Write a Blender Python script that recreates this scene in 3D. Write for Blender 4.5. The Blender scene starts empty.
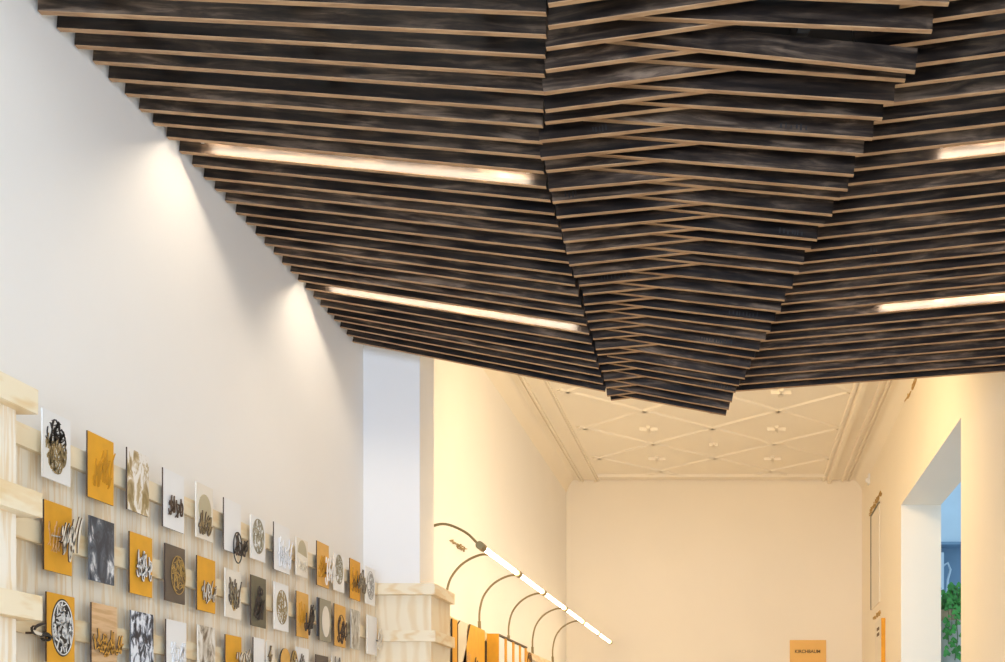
import bpy, math, random
from mathutils import Vector

# ------------------------------------------------------------------ camera, world, light, exposure
C = bpy.context.scene.collection
sc = bpy.context.scene
CAM_Z = 1.5                      # eye height; every "z" below is measured from the eye line, H() lifts it to the floor
F = 1100.0                       # focal length in pixels of the 1005 wide frame
VX, VY = 736.0, 745.0            # where the room's long axis vanishes
cam = bpy.data.cameras.new('camera')
cam.sensor_width = 36.0
cam.lens = F / 1005.0 * 36.0
cam.shift_x = -(VX - 502.5) / 1005.0
cam.shift_y = (VY - 331.0) / 1005.0
cam.clip_start = 0.05
cam.clip_end = 200
camo = bpy.data.objects.new('camera', cam)
camo.location = (0, 0, CAM_Z)
camo.rotation_euler = (math.radians(90), 0, 0)
C.objects.link(camo)
sc.camera = camo

w = bpy.data.worlds.new('sky')
sc.world = w
w.use_nodes = True
bg = w.node_tree.nodes['Background']
bg.inputs[0].default_value = (0.46, 0.74, 1.0, 1)
bg.inputs[1].default_value = 1.0

def area(name, loc, rot, sx, sy, power, col):
    l = bpy.data.lights.new(name, 'AREA')
    l.shape = 'RECTANGLE'
    l.size, l.size_y = sx, sy
    l.energy = power
    l.color = col
    o = bpy.data.objects.new(name, l)
    o.location = loc
    o.rotation_euler = rot
    C.objects.link(o)
    return o
# daylight of the shop window behind the camera
area('shop_window_daylight', (-0.3, -2.9, 1.95), (math.radians(76), 0, 0), 3.4, 2.8, 430, (0.585, 0.735, 1.0))
# added warm fill for the rear room, unseen above and behind the slatted ceiling
area('rear_warm_fill', (-0.25, 7.9, 4.75), (math.radians(42), 0, 0), 1.5, 1.4, 124, (1.0, 0.725, 0.385))

sc.view_settings.view_transform = 'Standard'
sc.view_settings.look = 'None'
sc.view_settings.exposure = 0.0
sc.view_settings.gamma = 1.0
sc.view_settings.use_curve_mapping = False
sc.cycles.use_denoising = True
sc.cycles.max_bounces = 10
sc.cycles.diffuse_bounces = 7
sc.cycles.caustics_reflective = False
sc.cycles.caustics_refractive = False
sc.cycles.sample_clamp_indirect = 6.0

LED_W = (1.0, 0.85, 0.66)        # lamps hidden between the slats
LED_POWER = 84.0
TUBE_W = (1.0, 0.77, 0.47)       # bare tubes of the rear room
TUBE_POWER = 26.0

# ------------------------------------------------------------------ helpers
def H(z):
    return z + CAM_Z
def at(px, py, D):
    """A point of the photograph at distance D -> metres (X, z above the eye line)."""
    return (px - VX) / F * D, (VY - py) / F * D
def lerp(a, b, t):
    return a + (b - a) * t
def table(pts, x):
    if x <= pts[0][0]:
        (x0, y0), (x1, y1) = pts[0], pts[1]
    elif x >= pts[-1][0]:
        (x0, y0), (x1, y1) = pts[-2], pts[-1]
    else:
        for (x0, y0), (x1, y1) in zip(pts, pts[1:]):
            if x0 <= x <= x1:
                break
    return y0 + (y1 - y0) * (x - x0) / (x1 - x0)

class MB:
    """Collects faces with material slots; build() links them as ONE mesh object."""
    def __init__(s):
        s.v, s.f, s.m = [], [], []
    def quadbox(s, pts, mi=(0, 0, 0, 0, 0, 0)):
        # pts: 8 corners, bottom 4 (ccw from above) then top 4; faces: bottom, top, -y, +x, +y, -x
        b = len(s.v)
        s.v += [tuple(p) for p in pts]
        for q, m in zip(((3, 2, 1, 0), (4, 5, 6, 7), (0, 1, 5, 4), (1, 2, 6, 5), (2, 3, 7, 6), (3, 0, 4, 7)), mi):
            s.f.append([b + i for i in q])
            s.m.append(m)
    def box(s, x0, x1, y0, y1, z0, z1, mi=0):
        p = [(x0, y0, z0), (x1, y0, z0), (x1, y1, z0), (x0, y1, z0), (x0, y0, z1), (x1, y0, z1), (x1, y1, z1), (x0, y1, z1)]
        s.quadbox(p, mi if isinstance(mi, tuple) else (mi,) * 6)
    def prism_y(s, prof, y0, y1, mi=0):
        # profile in (x, z), closed, extruded along y
        b = len(s.v)
        n = len(prof)
        s.v += [(x, y0, z) for x, z in prof] + [(x, y1, z) for x, z in prof]
        for i in range(n):
            j = (i + 1) % n
            s.f.append([b + i, b + j, b + n + j, b + n + i]); s.m.append(mi)
        s.f.append([b + i for i in range(n)][::-1]); s.m.append(mi)
        s.f.append([b + n + i for i in range(n)]); s.m.append(mi)
    def tube(s, pts, r, n=10, mi=0, caps=True):
        pts = [Vector(p) for p in pts]
        b = len(s.v)
        rr = r if isinstance(r, (list, tuple)) else [r] * len(pts)
        up = Vector((0.13, 0.31, 0.94)).normalized()
        for i, p in enumerate(pts):
            t = (pts[min(i + 1, len(pts) - 1)] - pts[max(i - 1, 0)]).normalized()
            a = t.cross(up)
            if a.length < 1e-3:
                a = t.cross(Vector((1, 0, 0)))
            a.normalize()
            c = a.cross(t).normalized()
            for k in range(n):
                an = 2 * math.pi * k / n
                s.v.append(tuple(p + rr[i] * (math.cos(an) * a + math.sin(an) * c)))
        for i in range(len(pts) - 1):
            for k in range(n):
                k2 = (k + 1) % n
                s.f.append([b + i * n + k, b + i * n + k2, b + (i + 1) * n + k2, b + (i + 1) * n + k]); s.m.append(mi)
        if caps:
            s.f.append([b + k for k in range(n)][::-1]); s.m.append(mi)
            e = b + (len(pts) - 1) * n
            s.f.append([e + k for k in range(n)]); s.m.append(mi)
    def ribbon(s, pts, ws, x0, x1, face=0, side=1):
        """A flat brush stroke lying in the (y, z) plane, cut from sheet: front at x1, back at x0."""
        b = len(s.v)
        n = len(pts)
        for i in range(n):
            (ya, za), (yb, zb) = pts[max(i - 1, 0)], pts[min(i + 1, n - 1)]
            d = math.hypot(yb - ya, zb - za) or 1e-6
            ny, nz = -(zb - za) / d * ws[i] / 2, (yb - ya) / d * ws[i] / 2
            y, z = pts[i]
            s.v += [(x1, y + ny, z + nz), (x1, y - ny, z - nz), (x0, y + ny, z + nz), (x0, y - ny, z - nz)]
        for i in range(n - 1):
            a, c = b + 4 * i, b + 4 * (i + 1)
            s.f += [[a, a + 1, c + 1, c], [a, c, c + 2, a + 2], [a + 1, a + 3, c + 3, c + 1], [a + 2, c + 2, c + 3, a + 3]]
            s.m += [face, side, side, side]
        e = b + 4 * (n - 1)
        s.f += [[b, b + 2, b + 3, b + 1], [e, e + 1, e + 3, e + 2]]
        s.m += [side, side]
    def plate(s, poly, x0, x1, face=0, side=1):
        """A flat outline in (y, z), ccw seen from +x, cut from sheet between x0 and x1."""
        b = len(s.v)
        n = len(poly)
        s.v += [(x1, y, z) for y, z in poly] + [(x0, y, z) for y, z in poly]
        s.f.append([b + i for i in range(n)]); s.m.append(face)
        s.f.append([b + n + i for i in range(n)][::-1]); s.m.append(side)
        for i in range(n):
            j = (i + 1) % n
            s.f.append([b + j, b + i, b + n + i, b + n + j]); s.m.append(side)
    def build(s, name, mats, parent=None, loc=None, smooth=False):
        me = bpy.data.meshes.new(name)
        me.from_pydata(s.v, [], s.f)
        for m in (mats if isinstance(mats, (list, tuple)) else [mats]):
            me.materials.append(m)
        me.polygons.foreach_set('material_index', s.m)
        if smooth:
            me.polygons.foreach_set('use_smooth', [True] * len(s.f))
        me.validate()
        me.update()
        o = bpy.data.objects.new(name, me)
        C.objects.link(o)
        if loc:
            o.location = loc
        if parent:
            o.parent = parent
        return o
def tag(o, label, cat, group=None):
    o['label'] = label
    o['category'] = cat
    if group:
        o['group'] = group
    return o
def thing(name, label, cat, loc, group=None):
    o = bpy.data.objects.new(name, None)
    o.empty_display_size = 0.05
    o.location = loc
    C.objects.link(o)
    return tag(o, label, cat, group)
def struct(o):
    o['kind'] = 'structure'
    return o

# ------------------------------------------------------------------ materials
def new_mat(name):
    m = bpy.data.materials.new(name)
    m.use_nodes = True
    nt = m.node_tree
    return m, nt, nt.nodes['Principled BSDF']
def N(nt, t, **kw):
    n = nt.nodes.new(t)
    for k, v in kw.items():
        if k in n.inputs:
            n.inputs[k].default_value = v
        else:
            setattr(n, k, v)
    return n
def ramp(nt, fac, stops):
    r = nt.nodes.new('ShaderNodeValToRGB')
    el = r.color_ramp.elements
    while len(el) < len(stops):
        el.new(0.5)
    for e, (p, c) in zip(el, stops):
        e.position = p
        e.color = (*c, 1)
    nt.links.new(fac, r.inputs[0])
    return r
def flat(name, col, rough=0.7, var=0.05, scale=6.0, metal=0.0, bump=0.0):
    m, nt, b = new_mat(name)
    tc = N(nt, 'ShaderNodeTexCoord')
    no = N(nt, 'ShaderNodeTexNoise', Scale=scale, Detail=4.0)
    nt.links.new(tc.outputs['Object'], no.inputs['Vector'])
    r = ramp(nt, no.outputs[0], [(0.3, [c * (1 - var) for c in col]), (0.7, [min(1, c * (1 + var)) for c in col])])
    nt.links.new(r.outputs[0], b.inputs['Base Color'])
    b.inputs['Roughness'].default_value = rough
    b.inputs['Metallic'].default_value = metal
    if bump:
        bp = N(nt, 'ShaderNodeBump', Strength=bump, Distance=0.01)
        n2 = N(nt, 'ShaderNodeTexNoise', Scale=scale * 12, Detail=3.0)
        nt.links.new(tc.outputs['Object'], n2.inputs['Vector'])
        nt.links.new(n2.outputs[0], bp.inputs['Height'])
        nt.links.new(bp.outputs[0], b.inputs['Normal'])
    return m
def emit(name, col, strength):
    m, nt, b = new_mat(name)
    b.inputs['Base Color'].default_value = (0.9, 0.9, 0.9, 1)
    b.inputs['Emission Color'].default_value = (*col, 1)
    b.inputs['Emission Strength'].default_value = strength
    return m
def wood(name, dark, light, scale, stretch, rough=0.55, bump=0.05, rings=True, contrast=(0.35, 0.68)):
    """Grain running along the axis with the small stretch value; every board gets its own piece of grain."""
    m, nt, b = new_mat(name)
    tc = N(nt, 'ShaderNodeTexCoord')
    oi = N(nt, 'ShaderNodeObjectInfo')
    ml = N(nt, 'ShaderNodeMath', operation='MULTIPLY')
    ml.inputs[1].default_value = 37.0
    nt.links.new(oi.outputs['Random'], ml.inputs[0])
    ad = N(nt, 'ShaderNodeVectorMath', operation='ADD')
    nt.links.new(tc.outputs['Object'], ad.inputs[0])
    nt.links.new(ml.outputs[0], ad.inputs[1])
    mp = N(nt, 'ShaderNodeMapping')
    mp.inputs['Scale'].default_value = stretch
    nt.links.new(ad.outputs[0], mp.inputs[0])
    n1 = N(nt, 'ShaderNodeTexNoise', Scale=scale, Detail=6.0, Roughness=0.6, Distortion=0.6)
    nt.links.new(mp.outputs[0], n1.inputs['Vector'])
    fac = n1.outputs[0]
    if rings:
        wv = N(nt, 'ShaderNodeTexWave', Scale=scale * 0.55, Distortion=9.0, Detail=3.0)
        wv.inputs['Detail Scale'].default_value = 1.2
        nt.links.new(mp.outputs[0], wv.inputs['Vector'])
        mx = N(nt, 'ShaderNodeMath', operation='MULTIPLY_ADD')
        mx.inputs[1].default_value = 0.35
        nt.links.new(wv.outputs[1], mx.inputs[0])
        m2 = N(nt, 'ShaderNodeMath', operation='MULTIPLY')
        m2.inputs[1].default_value = 0.68
        nt.links.new(n1.outputs[0], m2.inputs[0])
        nt.links.new(m2.outputs[0], mx.inputs[2])
        fac = mx.outputs[0]
    r = ramp(nt, fac, [(contrast[0], dark), (contrast[1], light)])
    nt.links.new(r.outputs[0], b.inputs['Base Color'])
    b.inputs['Roughness'].default_value = rough
    if bump:
        bp = N(nt, 'ShaderNodeBump', Strength=bump, Distance=0.01)
        nt.links.new(fac, bp.inputs['Height'])
        nt.links.new(bp.outputs[0], b.inputs['Normal'])
    return m
def stained(name):
    """Dark stained, weathered board face: streaks along x, knots, boards differing from one another."""
    m, nt, b = new_mat(name)
    tc = N(nt, 'ShaderNodeTexCoord')
    oi = N(nt, 'ShaderNodeObjectInfo')
    ml = N(nt, 'ShaderNodeMath', operation='MULTIPLY')
    ml.inputs[1].default_value = 53.0
    nt.links.new(oi.outputs['Random'], ml.inputs[0])
    ad = N(nt, 'ShaderNodeVectorMath', operation='ADD')
    nt.links.new(tc.outputs['Object'], ad.inputs[0])
    nt.links.new(ml.outputs[0], ad.inputs[1])
    mp = N(nt, 'ShaderNodeMapping')
    mp.inputs['Scale'].default_value = (1.1, 1, 9)
    nt.links.new(ad.outputs[0], mp.inputs[0])
    n1 = N(nt, 'ShaderNodeTexNoise', Scale=4.0, Detail=8.0, Roughness=0.62, Distortion=0.5)
    nt.links.new(mp.outputs[0], n1.inputs['Vector'])
    r1 = ramp(nt, n1.outputs[0], [(0.37, (0.008, 0.005, 0.0035)), (0.51, (0.030, 0.020, 0.013)), (0.66, (0.105, 0.074, 0.050))])
    # greyer and browner boards
    n2 = N(nt, 'ShaderNodeTexNoise', Scale=2.6, Detail=4.0, Roughness=0.65)
    nt.links.new(ad.outputs[0], n2.inputs['Vector'])
    mr = N(nt, 'ShaderNodeMapRange')
    mr.inputs['To Min'].default_value = -0.16
    mr.inputs['To Max'].default_value = 0.16
    nt.links.new(oi.outputs['Random'], mr.inputs['Value'])
    sm = N(nt, 'ShaderNodeMath', operation='ADD')
    nt.links.new(n2.outputs[0], sm.inputs[0])
    nt.links.new(mr.outputs[0], sm.inputs[1])
    r2 = ramp(nt, sm.outputs[0], [(0.33, (0.42, 0.35, 0.31)), (0.52, (0.95, 0.88, 0.82)), (0.70, (2.3, 2.2, 2.15))])
    mu = N(nt, 'ShaderNodeMixRGB', blend_type='MULTIPLY')
    mu.inputs[0].default_value = 1.0
    nt.links.new(r1.outputs[0], mu.inputs[1])
    nt.links.new(r2.outputs[0], mu.inputs[2])
    # knots and cracks
    mp2 = N(nt, 'ShaderNodeMapping')
    mp2.inputs['Scale'].default_value = (2.2, 1, 7)
    nt.links.new(ad.outputs[0], mp2.inputs[0])
    vo = N(nt, 'ShaderNodeTexVoronoi', Scale=1.5)
    nt.links.new(mp2.outputs[0], vo.inputs['Vector'])
    rk = ramp(nt, vo.outputs['Distance'], [(0.06, (0.16, 0.15, 0.16)), (0.20, (1, 1, 1))])
    mk = N(nt, 'ShaderNodeMixRGB', blend_type='MULTIPLY')
    mk.inputs[0].default_value = 1.0
    nt.links.new(mu.outputs[0], mk.inputs[1])
    nt.links.new(rk.outputs[0], mk.inputs[2])
    nt.links.new(mk.outputs[0], b.inputs['Base Color'])
    rr = ramp(nt, n1.outputs[0], [(0.3, (0.36,) * 3), (0.7, (0.58,) * 3)])
    nt.links.new(rr.outputs[0], b.inputs['Roughness'])
    b.inputs['Specular IOR Level'].default_value = 0.35
    bp = N(nt, 'ShaderNodeBump', Strength=0.15, Distance=0.004)
    nt.links.new(n1.outputs[0], bp.inputs['Height'])
    nt.links.new(bp.outputs[0], b.inputs['Normal'])
    return m
def printed(name, stops, scale, stretch=(1, 1, 0.5), distort=1.0):
    m, nt, b = new_mat(name)
    tc = N(nt, 'ShaderNodeTexCoord')
    mp = N(nt, 'ShaderNodeMapping')
    mp.inputs['Scale'].default_value = stretch
    nt.links.new(tc.outputs['Object'], mp.inputs[0])
    n1 = N(nt, 'ShaderNodeTexNoise', Scale=scale, Detail=5.0, Roughness=0.6, Distortion=distort)
    nt.links.new(mp.outputs[0], n1.inputs['Vector'])
    r = ramp(nt, n1.outputs[0], stops)
    nt.links.new(r.outputs[0], b.inputs['Base Color'])
    b.inputs['Roughness'].default_value = 0.45
    return m

M = {}
M['plaster'] = flat('white_plaster', (0.84, 0.82, 0.79), 0.85, 0.012, 1.5, bump=0.03)
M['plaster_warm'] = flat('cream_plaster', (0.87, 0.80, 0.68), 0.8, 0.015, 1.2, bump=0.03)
M['floor'] = wood('limed_floor', (0.50, 0.46, 0.41), (0.62, 0.58, 0.53), 6, (6, 0.6, 1), 0.4)
M['slat'] = stained('dark_stained_board')
M['slat_edge'] = wood('raw_board_edge', (0.29, 0.155, 0.07), (0.50, 0.31, 0.16), 9, (0.8, 5, 5), 0.6, 0.03, rings=False)
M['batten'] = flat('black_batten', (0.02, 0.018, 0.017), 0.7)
M['steel'] = flat('dark_steel_wire', (0.12, 0.11, 0.10), 0.4, metal=0.8)
M['alu'] = flat('aluminium_channel', (0.55, 0.55, 0.55), 0.4, metal=0.9)
M['led'] = emit('warm_led', LED_W, LED_POWER)
M['tube'] = emit('warm_tube', TUBE_W, TUBE_POWER)
M['pine'] = wood('bleached_pine_ply', (0.80, 0.64, 0.42), (0.88, 0.81, 0.69), 7, (1, 8, 0.6), 0.55, 0.03, contrast=(0.28, 0.54))
M['pine_rail'] = wood('pine_rail', (0.78, 0.58, 0.32), (0.86, 0.74, 0.53), 5, (1, 0.9, 4), 0.55, 0.03, contrast=(0.28, 0.56))
M['pine_lit'] = wood('warm_lit_pine', (0.76, 0.58, 0.34), (0.84, 0.72, 0.52), 5, (1.5, 1.5, .5), 0.55, 0.03, contrast=(0.24, 0.56))  # pier jacket's pine, with warm lamplight put into its colour
M['brass'] = flat('antique_brass', (0.26, 0.20, 0.10), 0.35, metal=0.85)
M['yellow'] = flat('mustard_board', (0.76, 0.37, 0.022), 0.6, 0.08, 14)
M['deep_yellow'] = flat('deep_yellow_board', (0.72, 0.34, 0.012), 0.6, 0.08, 14)
M['tan_yellow'] = flat('ochre_board', (0.72, 0.40, 0.09), 0.6, 0.08, 14)
M['tan'] = wood('tan_veneer', (0.60, 0.36, 0.17), (0.74, 0.50, 0.28), 9, (1, 1, 9), 0.55, 0.0)
M['white'] = flat('white_card', (0.83, 0.83, 0.83), 0.5, 0.02)
M['cream'] = flat('cream_card', (0.80, 0.74, 0.64), 0.55, 0.03)
M['beige'] = flat('beige_card', (0.72, 0.64, 0.50), 0.55, 0.03)
M['brown'] = flat('dark_brown_board', (0.12, 0.09, 0.065), 0.55, 0.1, 20)
M['olive'] = flat('dark_olive_board', (0.13, 0.115, 0.07), 0.55, 0.1, 20)
M['olive_grey'] = flat('olive_grey_board', (0.30, 0.27, 0.19), 0.55, 0.06)
M['slate'] = flat('slate_grey_board', (0.13, 0.14, 0.16), 0.5, 0.06)
M['burnt'] = flat('burnt_edge', (0.07, 0.04, 0.025), 0.7)
M['black'] = flat('black_cut_out', (0.018, 0.016, 0.016), 0.5)
M['dkbrown'] = flat('brown_lettering', (0.10, 0.06, 0.03), 0.55)
M['gold'] = flat('gold_lettering', (0.50, 0.31, 0.08), 0.45, 0.15, 40)
M['bronze'] = flat('bronze_lettering', (0.36, 0.26, 0.12), 0.5, 0.15, 40)
M['orange'] = flat('orange_lettering', (0.66, 0.33, 0.05), 0.5, 0.1, 40)
M['greygold'] = flat('grey_gold_lettering', (0.36, 0.31, 0.21), 0.5, 0.2, 40)
M['grey'] = flat('grey_lettering', (0.38, 0.36, 0.33), 0.5, 0.15, 40)
M['khaki'] = flat('khaki_oval', (0.50, 0.43, 0.28), 0.55, 0.04)
M['emb_yellow'] = flat('embossed_mustard', (0.56, 0.27, 0.016), 0.6)
M['emb_white'] = flat('embossed_white', (0.74, 0.74, 0.75), 0.6)
M['marble'] = printed('gold_marble_print', [(0.47, (0.84, 0.80, 0.74)), (0.52, (0.55, 0.43, 0.25)), (0.62, (0.27, 0.19, 0.07))], 26, (1, 1, 0.45), 0.6)
M['slate_print'] = printed('slate_print', [(0.46, (0.035, 0.042, 0.06)), (0.57, (0.10, 0.12, 0.155)), (0.66, (0.75, 0.77, 0.80))], 24, (1, 1, 0.5), 0.5)
M['blue_print'] = printed('blue_black_print', [(0.46, (0.02, 0.02, 0.03)), (0.50, (0.20, 0.24, 0.32)), (0.55, (0.78, 0.82, 0.90))], 40, (1, 1, 0.5), 0.5)
M['brown_print'] = printed('brown_smoke_print', [(0.40, (0.14, 0.10, 0.06)), (0.50, (0.55, 0.48, 0.38)), (0.58, (0.80, 0.77, 0.72))], 16, (1, 1, 0.5), 1.5)
M['grey_print'] = printed('grey_photo_print', [(0.38, (0.22, 0.18, 0.12)), (0.52, (0.50, 0.46, 0.38)), (0.62, (0.76, 0.73, 0.67))], 18, (1, 1, 0.5), 1.2)
M['facade'] = flat('pale_render', (0.80, 0.84, 0.88), 0.85, 0.05, 2)
M['facade_dark'] = flat('blue_grey_render', (0.27, 0.36, 0.46), 0.8, 0.06, 3)
M['unit'] = flat('white_enamel', (0.75, 0.77, 0.80), 0.4)
M['unit_grille'] = flat('grey_grille', (0.30, 0.33, 0.38), 0.5)
M['pot'] = flat('cream_pot', (0.62, 0.55, 0.46), 0.7, 0.08)
M['pot_rim'] = flat('tan_pot_rim', (0.50, 0.34, 0.20), 0.7, 0.08)
M['leaf'] = flat('ivy_leaf', (0.075, 0.30, 0.045), 0.45, 0.45, 9)
M['stem'] = flat('ivy_stem', (0.10, 0.14, 0.04), 0.6)
M['sign'] = flat('yellow_sign', (0.80, 0.47, 0.13), 0.6, 0.03)
M['ink'] = flat('brown_ink', (0.10, 0.055, 0.01), 0.6)
M['frame_dark'] = flat('dark_green_frame', (0.10, 0.10, 0.07), 0.5)

# ------------------------------------------------------------------ room shell
XL, XR, YB, YF, ZC = -2.168, 1.61, 14.05, -3.0, H(3.385)
m = MB(); m.box(XL - 0.3, XR + 0.42, YF - 0.2, YB + 0.3, -0.2, 0)
struct(m.build('floor', M['floor']))
m = MB(); m.box(XL - 0.3, XL, YF - 0.2, YB + 0.3, 0, ZC + 0.2)
struct(m.build('wall_left', M['plaster']))
# right wall with a deep opening on to the courtyard
OY0, OY1, OZ0, OZ1 = 7.87, 10.73, 1.0, H(2.343)
m = MB()
m.box(XR, XR + 0.39, YF - 0.2, OY0, 0, ZC + 0.2)
m.box(XR, XR + 0.39, OY1, YB + 0.3, 0, ZC + 0.2)
m.box(XR, XR + 0.39, OY0, OY1, OZ1, ZC + 0.2)
m.box(XR, XR + 0.39, OY0, OY1, 0, OZ0)
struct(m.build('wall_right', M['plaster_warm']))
m = MB(); m.box(XL, XR, YB, YB + 0.3, 0, ZC + 0.2)
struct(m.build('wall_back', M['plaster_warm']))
# street side with the shop window
m = MB()
m.box(XL, -2.0, YF - 0.2, YF, 0, ZC + 0.2)
m.box(1.45, XR, YF - 0.2, YF, 0, ZC + 0.2)
m.box(-2.0, 1.45, YF - 0.2, YF, 3.4, ZC + 0.2)
m.box(-2.0, 1.45, YF - 0.2, YF, 0, 0.4)
struct(m.build('wall_front', M['plaster']))

# pressed tin ceiling of diamond coffers
m = MB(); m.box(XL - 0.3, XR + 0.42, YF - 0.2, YB + 0.3, ZC, ZC + 0.2)
def rib(p, q, wd, h):
    (xa, ya), (xb, yb) = p, q
    d = math.hypot(xb - xa, yb - ya)
    nx, ny = -(yb - ya) / d * wd / 2, (xb - xa) / d * wd / 2
    b = len(m.v)
    for (x, y) in (p, q):
        m.v.extend([(x + nx, y + ny, ZC), (x + nx * .55, y + ny * .55, ZC - h), (x - nx * .55, y - ny * .55, ZC - h), (x - nx, y - ny, ZC)])
    for i in range(3):
        m.f.append([b + i, b + i + 1, b + 5 + i, b + 4 + i]); m.m.append(0)
    m.f.append([b, b + 1, b + 2, b + 3][::-1]); m.m.append(0)
    m.f.append([b + 4, b + 5, b + 6, b + 7]); m.m.append(0)
RX0, RX1, RY0, RY1 = -1.68, 1.08, 8.0, 13.75
ca, cb, cx0, cy0 = 0.68, 0.61, -0.93, 11.75
def clipseg(x0, y0, dx, dy):
    t0, t1 = -50, 50
    for o, d, lo, hi in ((x0, dx, RX0, RX1), (y0, dy, RY0, RY1)):
        a, b_ = (lo - o) / d, (hi - o) / d
        t0, t1 = max(t0, min(a, b_)), min(t1, max(a, b_))
    return (None if t1 - t0 < 0.12 else ((x0 + dx * t0, y0 + dy * t0), (x0 + dx * t1, y0 + dy * t1)))
for k in range(-14, 15):
    for sgn in (1, -1):
        s_ = clipseg(cx0 + ca + 2 * ca * k, cy0, ca, sgn * cb)
        if s_:
            rib(*s_, 0.085, 0.014)
for i in range(-2, 3):
    for j in range(-6, 4):
        for ox, oy in ((0, 0), (ca, cb)):
            x, y = cx0 + 2 * ca * i + ox, cy0 + 2 * cb * j + oy
            if RX0 + .1 < x < RX1 - .1 and RY0 < y < RY1 - .2:
                sz = 0.10 if ox == 0 else 0.05
                rib((x - sz, y), (x + sz, y), 0.05, 0.03)
                rib((x, y - sz), (x, y + sz), 0.05, 0.03)
rib((RX0 - .05, RY1 + .03), (RX1 + .05, RY1 + .03), 0.07, 0.03)
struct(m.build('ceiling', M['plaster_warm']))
# cornices
def cornice(name, s, xw, lines, cove):
    t = MB()
    pr = [(xw, ZC)] + [(lerp(xw, cove[0], i / 8), lerp(ZC - cove[1], ZC, 1 - math.cos(i / 8 * math.pi / 2) if False else math.sin(i / 8 * math.pi / 2))) for i in range(9)]
    t.prism_y(pr, 6.8, YB)
    for x, wd, h in lines:
        t.prism_y([(x - wd / 2, ZC), (x - wd * .3, ZC - h), (x + wd * .3, ZC - h), (x + wd / 2, ZC)], 6.8, YB)
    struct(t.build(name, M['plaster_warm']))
cornice('trim_1', 1, XL, [(-2.00, .03, .02), (-1.955, .025, .03), (-1.79, .045, .03), (-1.755, .02, .02)], (-2.06, .16))
cornice('trim_2', -1, XR, [(1.455, .025, .02), (1.415, .02, .025), (1.356, .03, .03), (1.19, .07, .05), (1.12, .04, .02)], (1.50, .12))
# projecting pier between the two rooms
PX, PD0, PD1 = -1.84, 6.40, 6.70
m = MB(); m.box(XL, PX, PD0, PD1, 0, ZC)
struct(m.build('pillar', M['plaster']))

# ------------------------------------------------------------------ slatted ceiling
PITCH, TH, HT = 0.0962, 0.021, 0.072
def slat(parent, D, xa, za, xb, zb, name='slat'):
    """One board from (xa, za) to (xb, zb) (its lower front edge), D = distance of the front face."""
    cx, cz = (xa + xb) / 2, (za + zb) / 2
    px, py, pz = parent.location
    L = math.hypot(xb - xa, zb - za)
    ang = math.atan2(zb - za, xb - xa)
    h = L / 2
    t = MB()
    # long box with a fine chamfer on the lower edges
    c = 0.0016
    prof = [(0, c), (c, 0), (TH - c, 0), (TH, c), (TH, HT), (0, HT)]
    b = len(t.v)
    n = len(prof)
    t.v += [(-h, y, z) for y, z in prof] + [(h, y, z) for y, z in prof]
    slots = [1, 1, 1, 0, 1, 0]
    for i in range(n):
        j = (i + 1) % n
        t.f.append([b + i, b + n + i, b + n + j, b + j]); t.m.append(slots[i])
    t.f.append([b + i for i in range(n)]); t.m.append(0)
    t.f.append([b + n + i for i in range(n)][::-1]); t.m.append(0)
    o = t.build(name, [M['slat'], M['slat_edge']], parent)
    o.location = (cx - px, D - py, H(cz) - pz)
    o.rotation_euler = (0, -ang, 0)
    return o
def sD(i):
    return 3.40 + PITCH * i
def batten(parent, path, wd=0.04, h=0.045):
    px, py, pz = parent.location
    t = MB()
    for (x, y, z), (x2, y2, z2) in zip(path, path[1:]):
        t.quadbox([(x - wd / 2 - px, y - py, z - pz), (x + wd / 2 - px, y - py, z - pz), (x2 + wd / 2 - px, y2 - py, z2 - pz), (x2 - wd / 2 - px, y2 - py, z2 - pz),
                   (x - wd / 2 - px, y - py, z + h - pz), (x + wd / 2 - px, y - py, z + h - pz), (x2 + wd / 2 - px, y2 - py, z2 + h - pz), (x2 - wd / 2 - px, y2 - py, z2 + h - pz)])
    t.build('batten', M['batten'], parent)
    for k in (1, len(path) // 2, len(path) - 2):
        x, y, z = path[k]
        r = MB(); r.tube([(x - px, y - py, z + h - pz), (x - px, y - py, ZC - pz)], 0.003, 6)
        r.build('hanger', M['steel'], parent)

rng = random.Random(7)
# left bank: level along the wall, drooping towards the fold
LZ = [(-3, 2.262), (0, 2.272), (1, 2.282), (3, 2.294), (9, 2.305), (14, 2.300), (20, 2.292), (26, 2.282), (29, 2.270)]
LRX = [(-3, -0.55), (0, -0.60), (6, -0.715), (9, -0.735), (29, -0.737)]
LRZ = [(-3, 2.205), (0, 2.198), (5, 2.186), (9, 2.167), (13, 2.146), (16, 2.115), (20, 2.081), (24, 2.04), (29, 1.991)]
left = thing('slat_ceiling_bank', 'dark slatted ceiling bank running from the long white wall down to the folded middle', 'slatted ceiling', (-1.4, 4.8, H(2.2)), 'banks of the slatted ceiling')
LS = {}
for i in range(-3, 30):
    j = rng.uniform(-.003, .003)
    a = (-2.161 + rng.uniform(0, .004), table(LZ, i) + j)
    b = (table(LRX, i) + (0.012 if i < 8 else -0.002), table(LRZ, i) + j)
    LS[i] = (a, b)
    slat(left, sD(i), *a, *b)
for fr in (0.12, 0.5, 0.88):
    batten(left, [(lerp(LS[i][0][0], LS[i][1][0], fr), sD(i), H(lerp(LS[i][0][1], LS[i][1][1], fr) + HT + 0.004)) for i in range(-3, 30)])
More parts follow.
